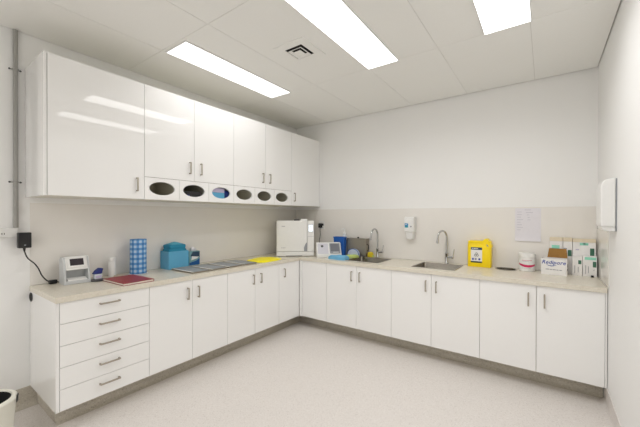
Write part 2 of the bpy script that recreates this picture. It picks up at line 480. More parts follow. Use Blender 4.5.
upper_unit(-1.560, -0.628, 'white two-door wall cupboard over the three far oval holes, above the yellow bag', [(-1.560, -1.095, UF, -1.144, 1.878), (-1.095, -.628, UF, -1.030, 1.878)],
           [(-1.560, -1.262, -1.413), (-1.262, -.948, -1.110), (-.948, -.628, -.808)])
upper_unit(-0.628, -0.003, 'single-door white wall cupboard in the room corner above the steriliser', [(-.628, -.003, UB, -.578, 1.681)])
# things seen through the ovals
b = B(); b.box(-.08, .08, -.10, .10, 0, .085, 'black', .006); b.box(-.06, .0805, -.1005, -.02, .01, .05, 'navy', .001)
o = b.obj('storage_box'); place(o, (.345, -2.03, UB + .0125)); set_tags(o, 'dark box with a navy patch inside the second oval hole', 'box')
t = thing('glove_box', 'light blue and lilac glove box inside the third oval hole', 'box', (.36, -1.70, UB + .0125))
b = B(); b.box(-.055, .055, -.115, .05, 0, .092, 'light_blue', .003); b.obj('carton', t)
b = B(); b.box(-.055, .056, -.115, .05, .0925, .140, 'lilac', .003); b.box(-.055, .055, .0505, .115, 0, .115, 'navy', .003); b.obj('lid', t)

# ------------------------------------------------------------------ worktop with cut-outs
SK = [(1.215, 1.635), (2.040, 2.460)]; SY0, SY1 = -.515, -.125
CHX, CHY, CHR = 2.868, -.112, .092
xs = [.0065, .611, SK[0][0], SK[0][1], SK[1][0], SK[1][1], CHX - .097, CHX + .097, W - .0065]
ys = [YL - .003, -.636, SY0, CHY - .097, SY1, CHY + .097, -.0065]
ys = sorted(ys)
def keep(i, j):
    x = (xs[i] + xs[i + 1]) / 2; y = (ys[j] + ys[j + 1]) / 2
    if x > .611 and y < -.636: return False
    for a, c in SK:
        if a < x < c and SY0 < y < SY1: return False
    if abs(x - CHX) < .097 and abs(y - CHY) < .097: return False
    return True
t_ = bmesh.new(); V = {}
def vv(i, j, z):
    if (i, j, z) not in V: V[(i, j, z)] = t_.verts.new((xs[i], ys[j], z))
    return V[(i, j, z)]
z0, z1 = ZT - TT, ZT
nx, ny = len(xs) - 1, len(ys) - 1
K = [[keep(i, j) for j in range(ny)] for i in range(nx)]
def kk(i, j): return 0 <= i < nx and 0 <= j < ny and K[i][j]
for i in range(nx):
    for j in range(ny):
        if not K[i][j]: continue
        t_.faces.new([vv(i, j, z1), vv(i + 1, j, z1), vv(i + 1, j + 1, z1), vv(i, j + 1, z1)])
        t_.faces.new([vv(i, j, z0), vv(i, j + 1, z0), vv(i + 1, j + 1, z0), vv(i + 1, j, z0)])
        chute = lambda a, c: 0 <= a < nx and 0 <= c < ny and abs((xs[a] + xs[a + 1]) / 2 - CHX) < .097 and abs((ys[c] + ys[c + 1]) / 2 - CHY) < .097
        for (di, dj, p, q) in ((-1, 0, (i, j + 1), (i, j)), (1, 0, (i + 1, j), (i + 1, j + 1)), (0, -1, (i, j), (i + 1, j)), (0, 1, (i + 1, j + 1), (i, j + 1))):
            if not kk(i + di, j + dj) and not chute(i + di, j + dj):
                t_.faces.new([vv(*p, z0), vv(*q, z0), vv(*q, z1), vv(*p, z1)])
bmesh.ops.recalc_face_normals(t_, faces=t_.faces)
b = B(); b.merge(t_, 'worktop_stone')
angs = sorted([2 * PI * k / 48 for k in range(48)] + [PI / 4 + PI / 2 * k for k in range(4)])
angs = [a for i, a in enumerate(angs) if i == 0 or a - angs[i - 1] > 1e-6]
sq = [(CHX + .097 * math.cos(a) / max(abs(math.cos(a)), abs(math.sin(a))), CHY + .097 * math.sin(a) / max(abs(math.cos(a)), abs(math.sin(a)))) for a in angs]
ci = [(CHX + CHR * math.cos(a), CHY + CHR * math.sin(a)) for a in angs]
b.loft([[(*p, z0) for p in sq], [(*p, z0) for p in ci], [(*p, z1) for p in ci], [(*p, z1) for p in sq]], 'worktop_stone', False, False)
o = b.obj('worktop', smooth=20)
set_tags(o, 'cream L-shaped stone worktop running along the left and back walls', 'worktop')
# waste chute
t = thing('waste_chute', 'round steel-rimmed waste chute hole sunk in worktop beside yellow container', 'waste chute', (CHX, CHY, ZT - .13))
b = B(); b.lathe([(CHR - .001, 0), (CHR - .001, .130), (CHR + .004, .1305), (CHR + .004, .134), (CHR - .008, .135), (CHR - .009, .128), (CHR - .009, .002), (CHR - .001, 0)], 'steel', n=48)
b.obj('sleeve', t)
b = B(); b.lathe([(0, .102), (CHR - .010, .102), (CHR - .010, .106), (0, .110)], 'dark_grey', n=48); b.obj('flap', t)

# ------------------------------------------------------------------ sinks and taps
def make_sink(label, loc):
    t = thing('sink', label, 'sink', loc, 0, 'steel sinks in the worktop')
    hx, hy = .2095, (SY1 - SY0) / 2 - .0005; D = .17; n = 6
    b = B()
    R = [rrect(hx + .012, hy + .009, .012, D + .0005, n), rrect(hx + .011, hy + .008, .012, D + .0035, n), rrect(hx - .004, hy - .004, .02, D + .0035, n),
         rrect(hx - .006, hy - .006, .02, D - .004, n), rrect(hx - .014, hy - .014, .03, .03, n), rrect(hx - .03, hy - .03, .035, .006, n), rrect(.05, .05, .045, .003, n)]
    b.loft(R, 'steel', False, True)
    R2 = [rrect(hx + .012, hy + .009, .012, D + .0005, n), rrect(hx - .002, hy - .002, .02, D + .0005, n), rrect(hx - .010, hy - .010, .03, .027, n), rrect(hx - .03, hy - .03, .035, .001, n), rrect(.05, .05, .045, 0, n)]
    b.loft(R2, 'steel', False, True)
    b.obj('bowl', t)
    b = B(); b.lathe([(0, .0045), (.022, .0045), (.026, .006), (.036, .006), (.038, .0035), (0, .0035)], 'chrome', n=28); b.obj('drain', t)
    return t
S0 = make_sink('left stainless steel sink, half hidden behind blue cloths', ((SK[0][0] + SK[0][1]) / 2, (SY0 + SY1) / 2, ZT - .17))
S1 = copy_tree(S0); S1.location.x = (SK[1][0] + SK[1][1]) / 2; S1['label'] = 'empty right stainless steel sink left of the yellow container'
def make_tap(label, loc):
    t = thing('tap', label, 'tap', loc, 0, 'gooseneck taps')
    b = B(); b.lathe([(0, 0), (.026, 0), (.026, .004), (.021, .008), (.0185, .012), (.0175, .10), (.0185, .103), (.0185, .118), (.012, .124), (0, .124)], 'chrome', n=28)
    b.cyl((0.01, 0, .072), (.052, 0, .072), .0135, 'chrome', b=.002); b.obj('body', t)
    pts = [(0, 0, .115), (0, 0, .20), (0, 0, .29)]
    R = .075
    for k in range(1, 13):
        a = PI * k / 12
        pts.append((0, -R + R * math.cos(a), .29 + R * math.sin(a) * 1.05))
    pts += [(0, -2 * R - .003, .265)]
    b = B(); b.tube(pts, .0105, 'chrome', n=14); b.cyl((0, -2 * R - .003, .272), (0, -2 * R - .008, .232), .0125, 'chrome', b=.002); b.obj('spout', t)
    b = B(); b.cyl((.053, 0, .072), (.074, 0, .072), .016, 'chrome', b=.003); b.tube([(.066, 0, .078), (.072, 0, .11), (.080, 0, .165)], [.007, .006, .004], 'chrome', n=10); b.obj('lever', t)
    return t
T0 = make_tap('chrome gooseneck tap behind the left sink', (1.425, -.066, ZT))
T1 = copy_tree(T0); T1.location = (2.280, -.066, ZT); T1['label'] = 'chrome gooseneck tap behind the right sink'
for tp, a in ((T0, -6), (T1, -24)):
    for ch in tp.children:
        if ch.name.startswith('spout'): ch.rotation_euler = (0, 0, math.radians(a))

# ------------------------------------------------------------------ left wall: conduit, outlet, adapter
t = thing('conduit', 'vertical grey electrical conduit pipe on the left wall above the socket', 'conduit', (.0, -3.168, 1.342))
b = B(); b.cyl((.018, 0, 0), (.018, 0, HC - 1.344), .0145, 'conduit_grey'); b.obj('pipe', t)
for z in (1.675, 2.498):
    b = B(); b.tube([(.001, -.036, z - 1.342), (.003, -.022, z - 1.342)] + [(.018 + .0165 * math.cos(a), .0165 * math.sin(a), z - 1.342) for a in [-PI * .75 + k * PI * 1.5 / 10 for k in range(11)]] + [(.003, .022, z - 1.342), (.001, .036, z - 1.342)], .004, 'conduit_grey', n=8)
    for s in (-1, 1): b.cyl((0, s * .029, z - 1.342), (.007, s * .029, z - 1.342), .006, 'dark_grey', b=.001)
    b.obj('clip', t)
t = thing('wall_socket', 'white double power socket on left wall below the conduit', 'socket', (0, -3.198, 1.272))
b = B(); b.box(0, .028, -.062, .040, 0, .068, 'white_plastic', .004); b.obj('plate', t)
b = B(); b.box(.028, .031, -.050, -.036, .046, .060, 'white_plastic', .001); b.box(.028, .0285, -.045, -.041, .022, .034, 'dark_hole'); b.box(.028, .0285, -.033, -.029, .022, .034, 'dark_hole'); b.obj('switch', t)
t = thing('power_adapter', 'black power adapter plugged in the left wall socket with its lead', 'power adapter', (.030, -3.130, 1.193))
b = B(); b.box(0, .050, -.036, .036, 0, .113, 'black', .005); b.box(-.002, 0, -.033, -.020, .09, .10, 'dark_grey'); b.box(.05, .0506, -.005, .005, .018, .026, 'grey_plastic'); b.obj('body', t)
def smooth_path(P, k=8):
    out = []; P = [Vector(p) for p in P]
    for i in range(len(P) - 1):
        p0, p1, p2, p3 = P[max(i - 1, 0)], P[i], P[i + 1], P[min(i + 2, len(P) - 1)]
        for s in range(k):
            u = s / k
            out.append(0.5 * ((2 * p1) + (p2 - p0) * u + (2 * p0 - 5 * p1 + 4 * p2 - p3) * u * u + (3 * p1 - p0 - 3 * p2 + p3) * u ** 3))
    return out + [P[-1]]
o0 = Vector((.030, -3.130, 1.193))
path = [(.055, -3.130, 1.194), (.055, -3.128, 1.165), (.050, -3.110, 1.115), (.045, -3.072, 1.070), (.045, -3.050, 1.030), (.045, -3.030, .975), (.050, -3.005, .935), (.055, -2.985, .918)]
b = B(); b.tube(smooth_path([Vector(p) - o0 for p in path]), .0042, 'black', n=8); b.cyl(Vector((.055, -3.13, 1.194)) - o0, Vector((.055, -3.129, 1.168)) - o0, .009, 'black', r1=.005); b.obj('lead', t)
b = B(); M = Matrix.Translation(Vector((.060, -2.968, .916)) - o0) @ Matrix.Rotation(.15, 4, 'Z')
b.box(-.016, .016, -.024, .024, -.0155, .016, 'black', .005, mx=M)
b.tube(smooth_path([Vector(p) - o0 for p in ((.06, -2.945, .915), (.058, -2.93, .908), (.06, -2.915, .908), (.065, -2.9395 + .035, .910))]), .0035, 'black', n=8); b.obj('connector', t)

# ------------------------------------------------------------------ left run: things on the worktop
t = thing('label_reader', 'small grey-white bench reader with a dark tilted screen, nearest the socket', 'reader', (.142, -2.852, ZT), PI / 2)
b = B()
b.box(-.080, .080, -.066, .062, 0, .026, 'light_grey', .004)
b.box(-.080, .080, .036, .062, .020, .198, 'light_grey', .005)
for s in (-1, 1):
    x0, x1 = (-.0845, -.070) if s < 0 else (.070, .0845)
    b.prism([(-.064, .0), (.06, .0), (.062, .19), (.03, .208), (-.012, .205), (-.040, .125), (-.052, .09)], 'x', x0, x1, 'light_grey', .002)
b.obj('body', t)
b = B(); b.prism([(-.052, .108), (.05, .108), (.05, .205), (-.006, .212), (-.016, .208)], 'x', -.070, .070, 'white_plastic', .004); h = b.obj('head', t)
M = face_mx((0, -.0365, .160), (1, 0, 0), (0, .036, .100))
b = B(); b.box(-.060, .060, -.036, .044, -.002, .004, 'white_plastic', .002, mx=M); b.box(-.044, .044, -.020, .034, .0035, .0048, 'screen_dark', .0006, mx=M); b.obj('screen', h)
b = B(); b.prism([(-.058, .026), (.03, .026), (.03, .040), (-.02, .046), (-.055, .034)], 'x', -.062, .062, 'white_plastic', .002); b.obj('tray', t)

t = thing('stamp', 'small self-inking stamp with blue top on a dark round base', 'stamp', (.205, -2.722, ZT), PI / 2)
b = B(); b.lathe([(0, 0), (.044, 0), (.047, .004), (.046, .014), (.036, .018), (0, .018)], 'dark_grey', n=28); b.obj('base', t)
b = B(); b.box(-.026, .026, -.022, .022, .018, .058, 'clear_plastic', .006); b.box(-.020, .020, -.0226, -.0215, .026, .046, 'lilac', .0004); b.obj('body', t)
b = B(); b.prism([(-.034, .058), (.024, .058), (.034, .100), (.010, .104), (-.016, .084)], 'y', -.022, .022, 'navy', .004, mx=Matrix.Rotation(.1, 4, 'Z')); b.obj('cap', t)

t = thing('white_bottle', 'slim plain white bottle standing behind the red book', 'bottle', (.085, -2.572, ZT))
b = B(); b.lathe([(0, 0), (.026, 0), (.0285, .003), (.0285, .125), (.026, .131), (0, .131)], 'white_plastic', n=28); b.obj('body', t)
b = B(); b.lathe([(.024, .1315), (.0265, .134), (.0265, .163), (.024, .167), (0, .168)], 'white_plastic', n=28); b.obj('cap', t)
b = B()
for cx, cy, a in ((-.021, 0, .3), (.021, .004, -.2)):
    b.tube([(cx + .019 * math.cos(2 * PI * k / 20), cy + .013 * math.sin(2 * PI * k / 20), .004 + .008 * (.5 + .5 * math.sin(2 * PI * k / 20 + a))) for k in range(20)], .003, 'beige_wire', n=6, closed=True)
o = b.obj('wire_clip'); o.rotation_euler.z = .75; place(o, (.152, -2.545, ZT)); set_tags(o, 'small beige looped wire clip lying at the foot of the white bottle', 'clip')

t = thing('red_book', 'closed dark red book lying flat near the worktop edge', 'book', (.415, -2.578, ZT), math.radians(2))
b = B(); b.box(-.170, .170, -.112, .110, .0035, .0155, 'paper_edge'); b.obj('pages', t)
b = B(); b.box(-.174, .174, -.116, .114, 0, .0035, 'red_cover', .001); b.box(-.174, .174, -.116, .114, .0155, .019, 'red_cover', .001); b.box(-.174, .174, .1105, .114, .002, .017, 'red_cover', .001); b.obj('cover', t)

t = thing('gingham_roll', 'upright roll in blue and white gingham check', 'roll', (.142, -2.382, ZT))
b = B(); b.lathe([(0, 0), (.078, 0), (.079, .004), (.070, .007), (0, .007)], 'light_grey', n=40); b.obj('base', t)
b = B(); b.lathe([(.020, .0075), (.0655, .0075), (.0665, .010), (.0665, .314), (.0655, .317), (.020, .317), (.020, .0075)], 'gingham_print', n=48); b.obj('sheet_roll', t)

t = thing('wipes_box', 'light blue open box with folded teal wipes piled on top', 'box', (.094, -2.012, ZT))
b = B(); hx, hy, h = .080, .104, .176
for x0, x1, y0, y1 in ((-hx, -hx + .003, -hy, hy), (hx - .003, hx, -hy, hy), (-hx + .003, hx - .003, -hy, -hy + .003), (-hx + .003, hx - .003, hy - .003, hy)):
    b.box(x0, x1, y0, y1, 0, h, 'light_blue', .001)
b.box(-hx + .003, hx - .003, -hy + .003, hy - .003, 0, .12, 'light_blue')
b.obj('carton', t)
def crumple(hx, hy, h, m, seed, r=.02, rough=.006):
    """a folded soft pile: rounded slab with creased sides and top"""
    rd = random.Random(seed); rings = []
    for k, (s, z) in enumerate(((.94, 0), (1, .18), (.97, .40), (1.0, .55), (.98, .85), (.9, 1), (.45, 1.04))):
        rg = rrect(hx * s, hy * s, r * s, z * h, 5)
        rings.append([(x + rd.uniform(-rough, rough), y + rd.uniform(-rough, rough), z_ + rd.uniform(-rough, rough) * (.5 if k else 0)) for x, y, z_ in rg])
    b = B(); b.loft(rings, m); return b
for k, (z, hh, mm) in enumerate(((.1205, .079, 'teal_cloth'), (.2005, .040, 'teal_cloth'))):
    o = crumple(.072 - .004 * k, .094 - .006 * k, hh, mm, 11 + k, rough=.0025).obj('folded_wipe', t); o.location.z = z
b = B()
rd = random.Random(3); P = []
for k in range(9):
    u = k / 8 * 2 - 1
    P.append([(-.05 + .10 * v / 6 + rd.uniform(-.004, .004), u * .06, .246 + .020 * math.cos(u * 1.5) * math.sin(PI * v / 6) + rd.uniform(-.002, .002)) for v in range(7)])
rings = [[(x, y, z) for x, y, z in row] + [(x, y, .2405) for x, y, z in reversed(row)] for row in P]
b.loft(rings, 'teal_light'); b.obj('loose_wipe', t)

t = thing('tissue_pack', 'small patterned blue and teal tissue box behind the grey trays', 'box', (.062, -1.792, ZT))
b = B(); b.box(-.035, .035, -.062, .062, 0, .150, 'pack_teal', .002)
b.prism([(-.060, .004), (.060, .004), (.060, .070), (.015, .045), (-.060, .030)], 'x', .0352, .0358, 'pack_blue')
b.prism([(-.050, .100), (.058, .085), (.058, .142), (-.020, .146)], 'x', .0352, .0356, 'label_navy')
b.prism([(-.040, .055), (.030, .070), (.050, .090), (-.030, .098)], 'x', .0352, .0356, 'carton')
b.prism([(-.034, .02), (.034, .03), (.034, .09), (-.034, .11)], 'y', -.0626, -.0621, 'label_teal'); b.obj('carton', t)
b = B(); b.loft([rrect(.016, .026, .01, .1505, 4), rrect(.022, .034, .012, .165, 4, 0, .004), rrect(.010, .022, .008, .185, 4, .004, -.006), rrect(.003, .006, .002, .192, 4, .006, -.010)], 'paper'); b.obj('tissue', t)

def make_tray(label, loc):
    t = thing('instrument_tray', label, 'tray', loc, 0, 'grey trays in a row')
    hx, hy = .186, .0945
    b = B()
    b.loft([rrect(hx - .006, hy - .006, .012, 0, 5), rrect(hx - .001, hy - .001, .014, .012, 5), rrect(hx, hy, .014, .013, 5), rrect(hx - .005, hy - .005, .012, .0135, 5), rrect(hx - .009, hy - .009, .010, .004, 5)], 'steel_dull')
    b.obj('tray_body', t)
    b = B(); b.box(-hx + .014, hx - .014, -hy + .034, hy - .010, .0043, .0125, 'tray_mat', .002); b.obj('grey_mat', t)
    b = B(); b.box(-hx + .014, hx - .014, -hy + .011, -hy + .032, .0043, .0125, 'white_plastic', .002); b.obj('edge_strip', t)
    return t
trays = [make_tray('grey steel tray beside the light blue wipes box, nearest of the row', (.372, -2.010, ZT))]
for k, lb in enumerate(('grey steel tray second from the light blue box, in front of the tissue box', 'grey steel tray third from the light blue box', 'grey steel tray beside the yellow bag, farthest of the row')):
    c = copy_tree(trays[0]); c.location.y = -2.010 + .199 * (k + 1); c['label'] = lb; trays.append(c)

b = B()
rings = []
def blob(s, z, seed=5):
    out = []
    for k in range(40):
        a = 2 * PI * k / 40
        x = .155 * math.copysign(abs(math.cos(a)) ** .55, math.cos(a)); y = .205 * math.copysign(abs(math.sin(a)) ** .55, math.sin(a))
        w = 1 + .025 * math.sin(3 * a + seed) + .012 * math.sin(7 * a)
        out.append((x * s * w, y * s * w, z + .002 * math.sin(5 * a) * (z > .004)))
    return out
b.loft([blob(.97, 0), blob(1, .003), blob(.97, .010), blob(.85, .017), blob(.55, .024), blob(.2, .027)], 'yellow_film')
o = b.obj('yellow_bag'); o.rotation_euler.z = .12; place(o, (.430, -1.090, ZT)); set_tags(o, 'flat bright yellow plastic bag lying in front of the white steriliser', 'bag')

# ------------------------------------------------------------------ steriliser in the corner
ang = math.radians(42)
t = thing('steriliser', 'large white bench-top steam steriliser standing diagonally in the room corner', 'steriliser', (.510, -.615, ZT), ang)
w = .245
b = B(); b.box(-w, w, .030, .42, .018, .462, 'white_plastic', .012, 3); b.obj('body', t)
for sx in (-1, 1):
    for sy in (.06, .38):
        b = B(); b.cyl((sx * .2, sy, 0), (sx * .2, sy, .020), .018, 'dark_grey'); b.obj('foot', t)
b = B(); b.box(-w, .154, .002, .030, .064, .470, 'white_plastic', .009, 3)
for i, (x, wd) in enumerate(((-.178, .012), (-.162, .014), (-.145, .010))): b.box(x, x + wd, .0015, .0021, .392, .400, 'ink_grey')
for x, wd in ((-.185, .016), (-.166, .020), (-.142, .014)): b.box(x, x + wd, .0015, .0021, .112, .117, 'ink_grey')
d = b.obj('door', t)
b = B(); b.prism([(.112, .070), (.153, .070), (.153, .175), (.146, .185), (.128, .155), (.112, .115)], 'y', -.002, .004, 'grey_plastic', .001); b.obj('handle', d)
b = B(); b.box(.157, w, .002, .030, .064, .470, 'white_plastic', .006, 3); b.box(.160, w - .003, .0008, .0025, .262, .265, 'grey_plastic'); c = b.obj('control_column', t)
b = B(); b.box(.168, .232, -.001, .003, .320, .420, 'light_grey', .001); b.box(.174, .226, -.002, -.0005, .328, .412, 'screen_glow')
b.box(.192, .206, -.0026, -.0018, .384, .394, 'royal_blue'); b.box(.194, .206, -.0026, -.0018, .352, .358, 'royal_blue'); b.obj('screen', c)
b = B(); b.box(-w, w, -.002, .030, .006, .060, 'white_plastic', .007, 3); b.box(-.12, .09, -.0028, -.001, .004, .012, 'dark_grey'); b.obj('base_panel', t)
b = B(); b.box(.07, .158, .03, .20, .460, .492, 'white_plastic', .008, 3); b.obj('filler_cap', t)
b = B(); b.box(-.015, .060, .10, .20, .461, .484, 'black', .006); b.obj('vent_cap', t)

# plug in the back wall
t = thing('wall_plug', 'black plug in a white socket on the back wall beside the steriliser', 'plug', (.500, -.003, 1.24))
b = B(); b.box(-.045, .045, -.010, 0, 0, .118, 'white_plastic', .003); b.obj('socket_plate', t)
b = B(); b.box(-.034, .012, -.052, -.010, .020, .084, 'black', .006); b.box(.012, .036, -.040, -.010, .050, .082, 'black', .004); b.obj('plug', t)
b = B(); b.tube(smooth_path([(-.012, -.034, .022), (-.010, -.036, -.03), (-.004, -.04, -.09), (-.004, -.06, -.17), (.02, -.075, -.24)]), .0035, 'black', n=8); b.obj('cord', t)

# sealing machine
t = thing('pouch_sealer', 'white sloping pouch sealer with a grey translucent cover beside the steriliser', 'sealing machine', (.927, -.437, ZT), ang)
hw = .158
b = B(); b.prism([(-.010, 0), (.150, 0), (.150, .178), (.128, .186), (.098, .180), (-.010, .040)], 'x', -hw, hw, 'white_plastic', .005); b.obj('body', t)
sl = Vector((0, .108, .140)).normalized()
M = face_mx((-.075, .044, .110), (1, 0, 0), sl)
b = B(); b.box(-.070, .066, -.078, .078, -.003, .003, 'panel_lilac', .002, mx=M)
b.cyl((-.012, .034, .003), (-.012, .034, .009), .017, 'black', b=.002, mx=M); b.cyl((-.012, .034, .009), (-.012, .034, .010), .007, 'grey_plastic', mx=M); b.obj('control_plate', t)
M = face_mx((.080, .044, .110), (1, 0, 0), sl)
b = B()
b.box(-.070, .066, -.076, .078, -.002, .010, 'grey_plastic', .005, mx=M)
b.box(-.058, .054, -.048, .066, .010, .0115, 'cover_grey', .0006, mx=M); b.box(-.030, .040, -.070, -.055, .010, .0115, 'light_grey', .0006, mx=M); b.obj('cover', t)

# blue tub, spray pump, ultrasonic cleaner
t = thing('blue_tub', 'royal blue plastic tub standing behind the pouch sealer', 'tub', (.915, -.165, ZT))
b = B(); n = 5
b.loft([rrect(.070, .034, .014, 0, n), rrect(.074, .038, .014, .004, n), rrect(.084, .040, .014, .238, n), rrect(.090, .042, .014, .240, n), rrect(.090, .042, .014, .252, n), rrect(.080, .036, .012, .252, n), rrect(.070, .032, .012, .02, n)], 'royal_blue'); b.obj('body', t)
t = thing('pump_bottle', 'white pump bottle rising behind the royal blue tub', 'bottle', (.925, -.068, ZT))
b = B(); b.lathe([(0, 0), (.036, 0), (.039, .004), (.039, .235), (.034, .258), (.018, .270), (.018, .285), (0, .285)], 'clear_plastic', n=28); b.obj('body', t)
b = B(); b.lathe([(.019, .2855), (.019, .308), (.009, .312), (.007, .345), (.013, .347), (.013, .362), (0, .365)], 'white_plastic', n=24); b.tube([(0, 0, .355), (-.03, -.015, .355), (-.038, -.019, .347)], .005, 'white_plastic', n=8); b.obj('pump', t)
t = thing('ultrasonic_cleaner', 'brushed steel cleaning bath with black lid knob behind the left sink', 'cleaner', (1.140, -.0735, ZT))
hx, hy = .147, .0445
b = B(); b.box(-hx, hx, -hy, hy, .008, .226, 'steel_dull', .004)
for sx in (-1, 1):
    for sy in (-1, 1): b.cyl((sx * (hx - .02), sy * (hy - .015), 0), (sx * (hx - .02), sy * (hy - .015), .010), .008, 'black')
b.obj('tank', t)
b = B(); b.box(-hx - .003, hx + .003, -hy - .003, hy + .003, .2265, .237, 'steel_dull', .002); l = b.obj('lid', t)
b = B(); b.cyl((.012, -.012, .237), (.012, -.012, .255), .013, 'black', b=.003); b.obj('knob', l)
b = B(); b.tube(smooth_path([(hx, -.022, .075), (hx + .018, -.022, .085), (hx + .022, -.022, .12), (hx + .018, -.022, .155), (hx, -.022, .165)]), .006, 'black', n=10); b.obj('side_handle', t)

# cloths, brush, sponge
def cloth(name, pts, h, m, seed, label, cat, loc, rz=0, waves=.006, group=None):
    rd = random.Random(seed); N = 48
    def outline(s, z):
        out = []
        for k in range(N):
            u = k / N * len(pts); i = int(u); f = u - i
            p, q = Vector(pts[i]), Vector(pts[(i + 1) % len(pts)])
            v = p.lerp(q, f) * s
            out.append((v.x, v.y, z))
        return out
    rings = [outline(.99, 0), outline(1.0, h * .35), outline(.96, h * .75), outline(.80, h), outline(.5, h * 1.1), outline(.2, h * 1.05)]
    rr = []
    for k, r in enumerate(rings):
        a = 0 if k == 0 else waves
        rr.append([(x + .3 * a * math.sin(9 * x * 20 + seed), y + .3 * a * math.sin(170 * y + k), max(0 if k == 0 else .001, z + a * .5 * math.sin(60 * x + 35 * y + seed) * (k > 1))) for x, y, z in r])
    b = B(); b.loft(rr, m); o = b.obj(name); o.rotation_euler.z = rz; place(o, loc); return set_tags(o, label, cat, group)
cloth('folded_cloth', [(-.125, -.06), (.03, -.085), (.115, -.08), (.125, .03), (.03, .085), (-.05, .065)], .044, 'cloth_blue', 2, 'light blue folded cloth on the worktop in front of the left sink edge', 'cloth', (1.105, -.475, ZT))
cloth('lime_cloth', [(-.075, -.045), (.075, -.055), (.082, .040), (.01, .060), (-.07, .04)], .030, 'lime', 5, 'lime green crumpled cloth between the blue cloth and steel bath', 'cloth', (1.165, -.268, ZT + .004), .1)
t = thing('scrub_brush', 'pale blue dome-shaped scrubbing brush leaning before the steel bath', 'brush', (1.128, -.160, ZT), 0)
b = B(); prof = [(-.085, .012), (.085, .012)] + [(.085 * math.cos(a), .030 + .072 * math.sin(a)) for a in [PI * k / 16 for k in range(17)]]
b.prism(prof, 'y', -.022, .020, 'bristle', .006); b.obj('bristles', t)
b = B(); b.box(-.088, .088, -.026, .024, 0, .0125, 'navy', .004)
b.tube([(.082 * math.cos(a) * 1.02, -.023, .030 + .072 * math.sin(a) * 1.0) for a in [PI * k / 16 for k in range(17)]], .004, 'royal_blue', n=8); b.obj('rim', t)
t = thing('yellow_sponge', 'small yellow scrubbing sponge at the back corner of the left sink', 'sponge', (1.335, -.088, ZT + .0))
b = B(); b.loft([rrect(.034, .022, .014, 0, 5), rrect(.038, .025, .015, .012, 5), rrect(.037, .025, .015, .045, 5), rrect(.030, .020, .012, .062, 5), rrect(.012, .008, .006, .068, 5)], 'sponge_yellow'); b.obj('foam', t)
b = B(); b.box(.036, .046, -.020, .020, .002, .030, 'lime', .003); b.obj('scourer', t)

# ------------------------------------------------------------------ back wall things
t = thing('wall_mounted_soap_dispenser', 'white wall soap dispenser with blue label, between the two taps', 'soap dispenser', (1.852, -.003, 1.150))
b = B(); b.prism([(-.0, .09), (-.0, .275), (-.07, .275), (-.098, .262), (-.104, .235), (-.100, .10), (-.094, .09)], 'x', -.058, .058, 'white_plastic', .005)
b.box(-.050, -.008, -.1052, -.100, .145, .195, 'label_teal', .001); b.box(-.048, -.010, -.1058, -.102, .168, .193, 'label_blue', .001); b.box(-.044, -.02, -.1062, -.1056, .178, .184, 'carton')
b.cyl((.026, -.098, .158), (.026, -.1045, .158), .009, 'ink_grey'); b.obj('housing', t)
b = B(); b.loft([rrect(.040, .032, .016, .006, 5, 0, -.052), rrect(.044, .036, .016, .014, 5, 0, -.050), rrect(.047, .040, .016, .0895, 5, 0, -.050)], 'white_plastic'); b.lathe([(0, 0), (.008, 0), (.010, .012), (0, .012)], 'white_plastic', (0, -.05, 0), n=16); b.obj('pump_bottle_end', t)

t = thing('sharps_container', 'bright yellow sharps container with white label beside the right sink', 'container', (2.622, -.075, ZT))
b = B(); hx, hy = .112, .058
b.loft([rrect(hx - .004, hy - .004, .016, 0, 5), rrect(hx, hy, .018, .006, 5), rrect(hx, hy, .018, .236, 5), rrect(hx - .004, hy - .004, .018, .246, 5)], 'sharps_yellow')
b.obj('body', t)
b = B(); b.loft([rrect(hx - .006, hy - .003, .016, .2465, 5), rrect(hx - .003, hy - .001, .016, .250, 5), rrect(hx - .003, hy - .001, .016, .268, 5), rrect(hx - .008, hy - .006, .016, .273, 5)], 'sharps_yellow')
b.prism([(.024, .262), (.052, .297), (.080, .299), (.120, .226), (.117, .204), (.085, .205)], 'y', -.062, .050, 'sharps_yellow', .006)
b.prism([(.070, .244), (.083, .236), (.092, .218), (.078, .222)], 'y', -.0632, -.0615, 'ink_grey'); b.obj('lid', t)
b = B(); yf = -hy
b.box(-.078, .030, yf - .0012, yf + .001, .046, .206, 'carton', .0004); b.box(-.078, .030, yf - .0016, yf, .180, .206, 'label_navy', .0003); b.box(-.078, .030, yf - .0016, yf, .044, .060, 'label_dark', .0003)
for x, wd in ((-.068, .014), (-.050, .020), (-.026, .016)): b.box(x, x + wd, yf - .0022, yf - .001, .190, .198, 'carton')
M = face_mx((-.024, yf - .0013, .128), (1, 0, 0), (0, 0, 1))
for k in range(3):
    a = PI / 2 + 2 * PI * k / 3; cx, cy = .011 * math.cos(a), .011 * math.sin(a)
    b.tube([(cx + .010 * math.cos(q), cy + .010 * math.sin(q), .0004) for q in [2 * PI * j / 16 for j in range(16)]], .0022, 'label_dark', n=4, mx=M, closed=True)
for x in (-.066, -.040, -.004): b.box(x, x + .018, yf - .0018, yf - .001, .072, .092, 'ink_blue' if x != -.040 else 'ink_grey')
b.obj('label', t)

